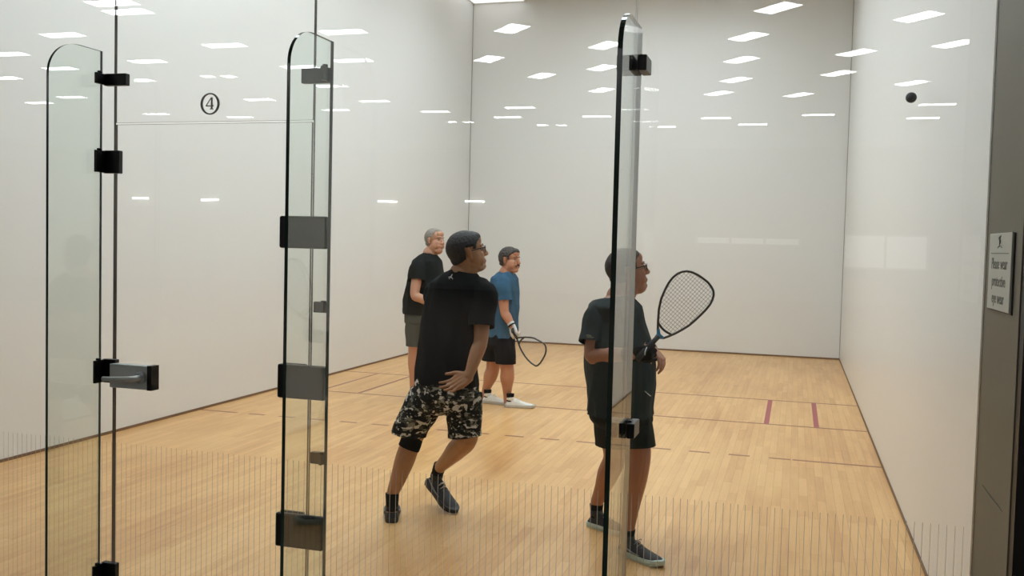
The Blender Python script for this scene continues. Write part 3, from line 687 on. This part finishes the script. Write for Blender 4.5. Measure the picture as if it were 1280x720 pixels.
# ---- the man in charcoal with the raised racket
base = V((4.50, 1.93, 0)); A2 = 12
nk = at(775, 372, 1.9); hm = headm(at(784, 338, 1.9), 25, 12)
rs_ = at(752, 396, 1.78); re_ = at(741, 444, 1.72); rw_ = at(789, 443, 1.60)
lw_ = at(815, 436, 1.90)
kf, af = at(799, 566, 1.80), at(786, 655, 1.755)
kb, ab = at(768, 572, 2.05), at(746, 632, 2.2)
G2, K2 = V((4.545, 1.812, 0)), V((4.285, 2.235, 0)); af = ankle_at(G2, -34, 0, .30, .14); ab = ankle_at(K2, -28, 0, .30, .14)
T2 = [(775, 366, 1.9, .062, .9), (772, 373, 1.9, .098, .6), (769, 382, 1.9, .135, .6), (770, 400, 1.9, .152, .68), (772, 425, 1.9, .176, .82), (775, 455, 1.9, .184, .92), (775, 480, 1.9, .184, .92), (775, 512, 1.9, .170, .88)]
T2 = [(u, v, y, hw, .72 if i > 2 else r[0]) for i, (u, v, y, hw, *r) in enumerate(T2)]
def body(bm):
    head(bm, hm, nk, .062, 1)
    loft(bm, torso_rings(T2, A2, .02)); ball(bm, at(775, 515, 1.9), (.14, .14, .10))
    limb(bm, [nk+V((0, 0, -.03)), rs_+V((0, .03, 0)), (rs_+re_)/2, re_, (re_*2+rw_)/3, rw_], [.05, .058, .054, .046, .046, .029])
    ls = at(770, 394, 2.04); le = at(795, 440, 2.10)
    limb(bm, [nk+V((0, 0, -.03)), ls, (ls+le)/2, le, (le*2+lw_)/3, lw_], [.05, .056, .052, .044, .044, .028])
    hand(bm, rw_, at(815, 441, 1.58)-rw_, V((.1, .8, .5)), (1.0, 1.2, .9), side=-1)
    hand(bm, lw_, at(831, 452, 1.84)-at(815, 434, 1.9), V((-.6, .2, -.5)), (.45, .55, .4), side=-1, spread=.15)
    hr, hl = at(783, 520, 1.83), at(770, 520, 1.98)
    limb(bm, [hr, (hr+kf)/2, kf, (kf*2+af)/3, (kf+af*2)/3, af, af+V((0, 0, -.05))], [.10, .086, .064, .064, .048, .037, .035])
    limb(bm, [hl, (hl+kb)/2, kb, (kb*2+ab)/3, (kb+ab*2)/3, ab, ab+V((0, 0, -.05))], [.10, .086, .063, .063, .047, .037, .035])
P2 = person(base, 'man in charcoal t-shirt behind the glass fin, holding a racket up', M['skin_brown'], body)
face_bits(P2, base, hm, M['hair_greying'], glasses='dark-rimmed glasses')
hair(P2, base, hm, M['hair_greying'], .007, lambda y, x: (.068 if y > .058 else .04+(y-.04)*1.4 if y > .04 else (.0 if y > .017 else (.026 if y > -.028 else -.072))), 'short dark greying hair')
def shirt(bm):
    loft(bm, torso_rings(T2[:-1]+[(775, 508, 1.9, .180, .72), (775, 528, 1.9, .184, .72)], A2, -.002))
ls = at(770, 394, 2.04); le = at(795, 440, 2.10)
sh2 = garment('shirt', P2, base, M['shirt_char'], [(shirt, [(at(775, 515, 1.9), V((0, 0, -1))), (nk+V((0, 0, .01)), V((-.2, 0, 1)))]),
    sleeve(nk, rs_+V((0, .015, 0)), re_, [.05, .088, .090, .090], .72, 1.05), sleeve(nk, ls, le, [.05, .082, .084, .084], .76, 1.05)], .013, 8, 4.1, label='charcoal t-shirt')
print_on(P2, sh2, base, 'sleeve_print', [[(733, 419.5), (736, 419), (739, 420)], [(734, 421.5), (739, 421.5), (742, 422)]], M['mark_olive'], .003, 'olive print on the sleeve')
print_on(P2, sh2, base, 'hem_print', [[(806, 489), (809, 492), (813, 495)]], M['mark'], .0022, 'thin pale print near the hem')
def shorts(bm):
    loft(bm, torso_rings([(775, 496, 1.9, .155, .72), (775, 510, 1.9, .167, .72), (776, 522, 1.9, .17, .72), (776, 530, 1.9, .14, .72)], A2, 0))
garment('shorts', P2, base, M['shorts_char'], [(shorts, []),
    leg_piece([at(784, 514, 1.83), at(788, 535, 1.82), at(792, 553, 1.81), at(795, 574, 1.80)], [.120, .116, .112, .112], at(794, 556, 1.81), V((.05, 0, -1))),
    leg_piece([at(769, 514, 1.98), at(768, 535, 2.0), at(768, 553, 2.03), at(768, 574, 2.05)], [.118, .112, .104, .104], at(768, 557, 2.03), V((0, 0, -1)))], .009, 8, 2.2, label='dark grey shorts')
shoe(P2, base, V((4.545, 1.812, 0)), -34, M['shoe_black'], M['sole_mint'], M['lace_grey'], sockm=M['sock'], ankle=af, L=.30, swoosh=M['lace_grey'])
shoe(P2, base, K2, -28, M['shoe_black'], M['sole_mint'], M['lace_grey'], sockm=M['sock'], ankle=ab, L=.30)
bm = bmesh.new(); hand(bm, rw_, at(815, 441, 1.58)-rw_, V((.1, .8, .5)), (1.0, 1.2, .9), side=-1, s=1.10)
limb(bm, [rw_+(re_-rw_).normalized()*.045, rw_], [.036, .033], 3, 14, False)
bm = remeshed(bm, .0045, 2); o = final('glove', bm, M['glove_black'], P2, base); o['label'] = 'black racket glove on the right hand'
bm = bmesh.new(); w_ = at(813, 434.5, 1.91); d = (lw_-le).normalized(); limb(bm, [lw_-d*.03, lw_-d*.005], [.036, .034], 3, 16, False); o = final('wristband', bm, M['band'], P2, base)

# racket held up to the right
OUT2 = [(822.2, 418.3), (822.6, 402), (823.7, 386.2), (826.5, 373.5), (831, 362.9), (835.6, 354), (841, 346.9), (847, 342), (852.9, 339.6), (858.5, 339), (864.5, 340.1), (872, 343.5), (879, 348.3), (885, 353), (889.3, 358.5), (891.8, 363.5), (892.2, 368.7), (890.6, 374.8), (887.8, 380.4), (882.5, 387), (876.2, 393.5), (869, 400.2), (861.6, 406.6), (853, 412), (844.1, 416.8), (836, 420.3), (829.5, 422.6), (825, 422.5)]
def racket(name, label, outp, yfun, handle, m_string, nmain, ncross, sr, fr, bridge=None, mark_=None, gripr=.014, stub=None):
    w3 = [at(u, v, yfun(u, v)) for u, v in outp]; c = sum(w3, V())/len(w3)
    t = empty(name, V((c.x, c.y, min(q.z for q in w3))), label, 'racket'); bs = t.location.copy()
    bm = bmesh.new(); ringtube(bm, w3, fr, 8, closed=True); fro = final('racket_frame', bm, M['racket_black'], t, bs)
    # strings across the head, clipped by the outline in its own plane
    ax = (c-handle[-1]).normalized(); nrm = V()
    for i in range(len(w3)): nrm += (w3[i]-c).cross(w3[(i+1) % len(w3)]-c)
    nrm.normalize(); ax = (ax-nrm*ax.dot(nrm)).normalized(); bx = nrm.cross(ax)
    P = [((q-c).dot(ax), (q-c).dot(bx)) for q in w3]
    def clip(dx, dy, off):           # line: along (dx,dy), offset off along (-dy,dx)
        hits = []
        for i in range(len(P)):
            (x0, y0), (x1, y1) = P[i], P[(i+1) % len(P)]; a0 = -x0*dy+y0*dx-off; a1 = -x1*dy+y1*dx-off
            if (a0 < 0) != (a1 < 0): k = a0/(a0-a1); hits.append(((x0+(x1-x0)*k)*dx+(y0+(y1-y0)*k)*dy))
        return (min(hits), max(hits)) if len(hits) > 1 else None
    bm = bmesh.new(); lo, hi = min(p[1] for p in P), max(p[1] for p in P); l2, h2 = min(p[0] for p in P), max(p[0] for p in P)
    back = l2
    for k in range(nmain):
        off = lo+(hi-lo)*(k+1)/(nmain+1); r = clip(1, 0, off)
        if r and r[1]-r[0] > .02: ringtube(bm, [c+ax*max(r[0], back+.055)+bx*off*(1 if r[0] > back+.055 else 1), c+ax*r[1]+bx*off], sr, 5)
    for k in range(ncross):
        xx = l2+.05+(h2-l2-.05)*(k+.7)/(ncross+.5); r = clip(0, 1, -xx)
        if r and r[1]-r[0] > .02: ringtube(bm, [c+ax*xx+bx*r[0]+nrm*sr, c+ax*xx+bx*r[1]+nrm*sr], sr, 5)
    final('strings', bm, m_string, t, bs)
    r = clip(0, 1, -(l2+.052))
    bm = bmesh.new()
    if r:
        mid = (r[0]+r[1])/2; hwid = (r[1]-r[0])/2
        ringtube(bm, [c+ax*(l2+.052-.008*math.sin(PI*q))+bx*(mid+hwid*(2*q-1)*.96) for q in [i/8 for i in range(9)]], fr*1.0, 8)
        o = final('throat_bumper', bm, M['racket_black'], t, bs)
    bm = bmesh.new(); ringtube(bm, handle, [gripr*.9]+[gripr]*(len(handle)-2)+[gripr*1.2], 12); final('grip', bm, M['grip'], t, bs)
    return t, bs, c, ax, bx, l2
hd2 = [at(823, 420.5, 1.66), at(814, 430, 1.60), at(806, 438, 1.56), at(797, 449, 1.52)]
R2, bs, c, ax, bx, l2 = racket('racket', 'black teardrop racket with blue throat, held up by the man in charcoal', OUT2, lambda u, v: 1.66+(u-822)*.0008, hd2, M['string'], 15, 19, .0009, .0062)
bm = bmesh.new(); limb(bm, [at(818.5, 425.5, 1.65), at(823, 420.5, 1.66), at(828, 421.5, 1.66)], [.011, .015, .008], 4, 10); limb(bm, [at(823, 421, 1.66), at(823.2, 412, 1.66)], [.013, .0075], 4, 10)
bm = remeshed(bm, .003, 2); o = final('throat_cap', bm, M['throat_blue'], R2, bs); o['label'] = 'bright blue throat'
bm = bmesh.new(); ringtube(bm, [at(808.5, 434, 1.54), at(806.5, 439, 1.53), at(806, 444, 1.53)], .003, 6); o = final('tether_cord', bm, M['mark'], R2, bs); o['label'] = 'short white tether'

# ---- the man in the blue shirt
base = V((2.58, 6.03, 0)); A3 = 2
yy = 6.03
nk = at(633, 341, yy); hm = headm(at(637.5, 325, yy), -18, 2, 4, 1.06)
rs_ = at(628, 355, yy-.16); re_ = at(631, 391, yy-.2); rw_ = at(640, 407, yy-.22)
T3 = [(633, 340, yy, .055, .9), (632, 343, yy, .09, .8), (631, 348, yy, .128, .75), (630, 358, yy, .146, .75), (630, 375, yy, .150, .8), (630, 395, yy, .152, .85), (629, 410, yy, .150, .85), (628, 424, yy, .150, .8)]
def body(bm):
    head(bm, hm, nk, .062, .5); loft(bm, torso_rings(T3, A3, .022)); ball(bm, at(625, 424, yy), (.11, .12, .09))
    limb(bm, [nk+V((0, 0, -.03)), rs_+V((0, .03, 0)), (rs_+re_)/2, re_, (re_*2+rw_)/3, rw_], [.05, .06, .055, .045, .046, .030])
    l1 = at(632, 357, yy+.2); l2_ = at(634, 392, yy+.24); l3 = at(633, 404, yy+.34)
    limb(bm, [nk+V((0, 0, -.03)), l1, (l1+l2_)/2, l2_, l3], [.05, .056, .052, .044, .028])
    hand(bm, l3, (.0, .2, -1), (-.5, -.6, 0), side=1)
    hand(bm, rw_, at(644, 421, yy-.25)-rw_, V((.5, .8, 0)), (1.1, 1.2, .9), side=-1)
    hr, hl = at(627, 428, yy-.07), at(620, 430, yy+.09); kr, kl = at(634, 461, yy-.06), at(616, 461, yy+.1); ar, al = at(634, 495, yy-.04), at(607, 489, yy+.10)
    limb(bm, [hr, (hr+kr)/2, kr, (kr*2+ar)/3, (kr+ar*2)/3, ar, ar+V((0, 0, -.06))], [.085, .082, .070, .073, .053, .040, .036])
    limb(bm, [hl, (hl+kl)/2, kl, (kl*2+al)/3, (kl+al*2)/3, al, al+V((0, 0, -.06))], [.085, .082, .070, .073, .053, .040, .036])
P3 = person(base, 'man in blue t-shirt and black shorts, racket lowered in a gloved hand', M['skin_ruddy'], body, .005)
face_bits(P3, base, hm, M['hair_dark'], mous=True)
hair(P3, base, hm, M['hair_dark'], .012, lambda y, x: (.062 if y > .068 else .03+(y-.042)*1.2 if y > .042 else (-.004 if y > .017 else (.026 if y > -.028 else -.074))), 'short dark hair, greying', extra=(((0, .055, .08), (.052, .04, .03)),), bump=.006)
def shirt(bm):
    loft(bm, torso_rings(T3+[(628, 432, yy, .150, .8)], A3, -.002))
garment('shirt', P3, base, M['shirt_blue'], [(shirt, [(at(628, 421, yy), V((0, 0, -1))), (nk+V((0, 0, .012)), V((0, 0, 1)))]),
    sleeve(nk, rs_+V((0, .02, 0)), re_, [.05, .084, .086, .082], .60), sleeve(nk, at(632, 357, yy+.2), at(634, 392, yy+.24), [.05, .08, .08, .078], .6)], .013, 8, 9.3, label='blue t-shirt')
def shorts(bm):
    loft(bm, torso_rings([(626, 412, yy, .13, .8), (625, 422, yy, .147, .8), (625, 430, yy, .15, .8), (625, 436, yy, .12, .8)], A3, 0))
garment('shorts', P3, base, M['shorts_black'], [(shorts, []),
    leg_piece([at(628, 424, yy-.07), at(631, 440, yy-.08), at(632, 452, yy-.07), at(632, 466, yy-.06)], [.118, .110, .104, .104], at(629, 453, yy), V((0, 0, -1))),
    leg_piece([at(619, 425, yy+.08), at(616, 440, yy+.08), at(615, 452, yy+.1), at(614, 466, yy+.1)], [.118, .110, .104, .104], at(629, 453, yy), V((0, 0, -1)))], .007, 8, 6.7, label='black shorts')
shoe(P3, base, V((2.63, 5.935, 0)), 12, M['shoe_white'], M['sole_tan'], M['lace_white'], sockm=M['sock'], ankle=at(634, 495, yy-.04), L=.30)
shoe(P3, base, V((2.34, 6.10, 0)), -8, M['shoe_white'], M['sole_tan'], M['lace_white'], sockm=M['sock'], ankle=at(607, 489, yy+.10), L=.30)
bm = bmesh.new(); hand(bm, rw_, at(644, 421, yy-.25)-rw_, V((.5, .8, 0)), (1.1, 1.2, .9), side=-1, s=1.14)
limb(bm, [rw_+(re_-rw_).normalized()*.035, rw_], [.039, .036], 3, 14, False)
bm = remeshed(bm, .005, 2); gl = final('glove', bm, M['glove_white'], P3, base); gl['label'] = 'white and black racket glove'
bm = bmesh.new(); d = (re_-rw_).normalized(); limb(bm, [rw_+d*.012, rw_-d*.002], [.041, .041], 2, 14, False)
q0 = (at(643, 417, yy-.28)+rw_)/2; ball(bm, at(641.5, 413.5, yy-.255), (.022, .012, .03)); final('glove_panel', bm, M['glove_black'], gl, base)
bm = bmesh.new(); limb(bm, [rw_+d*.075, rw_+d*.055], [.040, .039], 2, 14, False); final('wristband', bm, M['band'], P3, base)
OUT3 = [(646.2, 423.3), (648.5, 422), (652, 421.8), (657, 421.5), (663, 421.8), (668, 422.8), (672, 424.9), (676, 427), (678.9, 428.9), (681.4, 431.4), (682.4, 434.4), (682.6, 438), (681.8, 442.2), (680, 446.2), (677.8, 450), (675.3, 453.8), (672.2, 456.7), (670.6, 457.4), (668.9, 457.1), (664.5, 454.2), (660, 450), (656, 445.1), (652.2, 438.9), (649.8, 433.8), (647.8, 427.8)]
hd3 = [at(647, 424, yy-.26), at(644.5, 420.5, yy-.26), at(642, 416, yy-.26), at(640.5, 411, yy-.26)]
racket('racket', 'black racket pointing down in the gloved hand of the man in blue', OUT3, lambda u, v: yy-.26-(u-646)*.002, hd3, M['string_pale'], 11, 14, .0005, .0085)

# ---- the grey-haired man at the back
base = V((1.70, 6.12, 0)); A4 = 8; yy = 6.12
nk = at(538, 317, yy); hm = headm(at(543.5, 300.5, yy), -20, 2, 2, 1.06)
rs_ = at(523, 333, yy-.19); re_ = at(518.5, 369, yy-.29); rw_ = at(538, 380, yy-.27)
T4 = [(538, 316, yy, .055, .9), (536, 320, yy, .10, .75), (534, 326, yy, .145, .72), (533, 338, yy, .168, .75), (532, 356, yy, .190, .8), (528, 375, yy, .195, .85), (527, 392, yy, .19, .85)]
def body(bm):
    head(bm, hm, nk, .064, 1); loft(bm, torso_rings(T4, A4, .022)); ball(bm, at(526, 396, yy), (.15, .15, .10))
    limb(bm, [nk+V((0, 0, -.03)), rs_+V((0, .03, 0)), (rs_+re_)/2, re_, (re_*2+rw_)/3, rw_], [.05, .06, .055, .046, .046, .030])
    l1 = at(540, 335, yy+.2); l2_ = at(542, 370, yy+.24); l3 = at(556, 384, yy+.1)
    limb(bm, [nk+V((0, 0, -.03)), l1, (l1+l2_)/2, l2_, l3], [.05, .056, .052, .044, .028])
    hand(bm, l3, (.8, -.3, -.2), (-.2, -.6, -.5), side=1); hand(bm, rw_, (.9, .1, -.2), (0, .9, -.4), (.6, .7, .5), side=-1)
    hr, hl = at(523, 402, yy-.09), at(533, 402, yy+.09); kr, kl = at(518, 440, yy-.07), at(536, 440, yy+.12); ar, al = at(517, 482, yy-.05), at(538, 480, yy+.15)
    limb(bm, [hr, (hr+kr)/2, kr, (kr*2+ar)/3, (kr+ar*2)/3, ar, ar+V((0, 0, -.07))], [.1, .088, .066, .066, .050, .040, .036])
    limb(bm, [hl, (hl+kl)/2, kl, (kl*2+al)/3, (kl+al*2)/3, al, al+V((0, 0, -.07))], [.1, .088, .066, .066, .050, .040, .036])
P4 = person(base, 'grey-haired man in dark t-shirt standing behind the man in camouflage shorts', M['skin_pale'], body, .005)
face_bits(P4, base, hm, M['hair_grey'])
hair(P4, base, hm, M['hair_grey'], .006, lambda y, x: (.088 if y > .045 else .055 if y > .03 else (.002 if y > .017 else (.024 if y > -.028 else -.068))), 'short grey receding hair')
def shirt(bm):
    loft(bm, torso_rings(T4+[(527, 402, yy, .188, .85)], A4, -.002))
garment('shirt', P4, base, M['shirt_dark'], [(shirt, [(at(527, 392, yy), V((0, 0, -1))), (nk+V((0, 0, .012)), V((0, 0, 1)))]),
    sleeve(nk, rs_+V((0, .02, 0)), re_, [.05, .088, .09, .086], .52), sleeve(nk, at(540, 335, yy+.2), at(542, 370, yy+.24), [.05, .08, .08, .078], .5)], .012, 8, 3.3, label='dark grey t-shirt')
def shorts(bm):
    loft(bm, torso_rings([(526, 382, yy, .15, .8), (526, 394, yy, .167, .8), (526, 402, yy, .167, .8), (526, 408, yy, .13, .8)], A4, 0))
garment('shorts', P4, base, M['shorts_grey'], [(shorts, []),
    leg_piece([at(523, 397, yy-.08), at(520, 412, yy-.08), at(520, 428, yy-.07), at(520, 444, yy-.06)], [.12, .112, .104, .104], at(527, 432, yy), V((0, 0, -1))),
    leg_piece([at(532, 397, yy+.08), at(534, 412, yy+.08), at(535, 428, yy+.1), at(536, 444, yy+.1)], [.12, .112, .104, .104], at(527, 432, yy), V((0, 0, -1)))], .007, 8, 8.1, label='grey shorts')
a_ = at(517, 490, yy-.05); shoe(P4, base, V((a_.x-.05, a_.y, 0)), 5, M['shoe_white'], M['sole_tan'], M['lace_white'], sockm=M['sock'], ankle=at(517, 482, yy-.05), L=.30)
a_ = at(538, 488, yy+.15); shoe(P4, base, V((a_.x-.05, a_.y, 0)), 5, M['shoe_white'], M['sole_tan'], M['lace_white'], sockm=M['sock'], ankle=at(538, 480, yy+.15), L=.30)

# ------------------------------------------------------------------ world and look
w = bpy.data.worlds.new('world'); sc.world = w; w.use_nodes = True
w.node_tree.nodes['Background'].inputs[0].default_value = (.5, .5, .5, 1); w.node_tree.nodes['Background'].inputs[1].default_value = .1
vs = sc.view_settings; vs.view_transform = 'Standard'; vs.look = 'None'; vs.gamma = 1; vs.exposure = 0; vs.use_curve_mapping = False
sc.cycles.transparent_max_bounces = 24; sc.cycles.max_bounces = 10; sc.cycles.diffuse_bounces = 6; sc.cycles.glossy_bounces = 6; sc.cycles.use_denoising = True
sc.cycles.caustics_reflective = False; sc.cycles.caustics_refractive = False
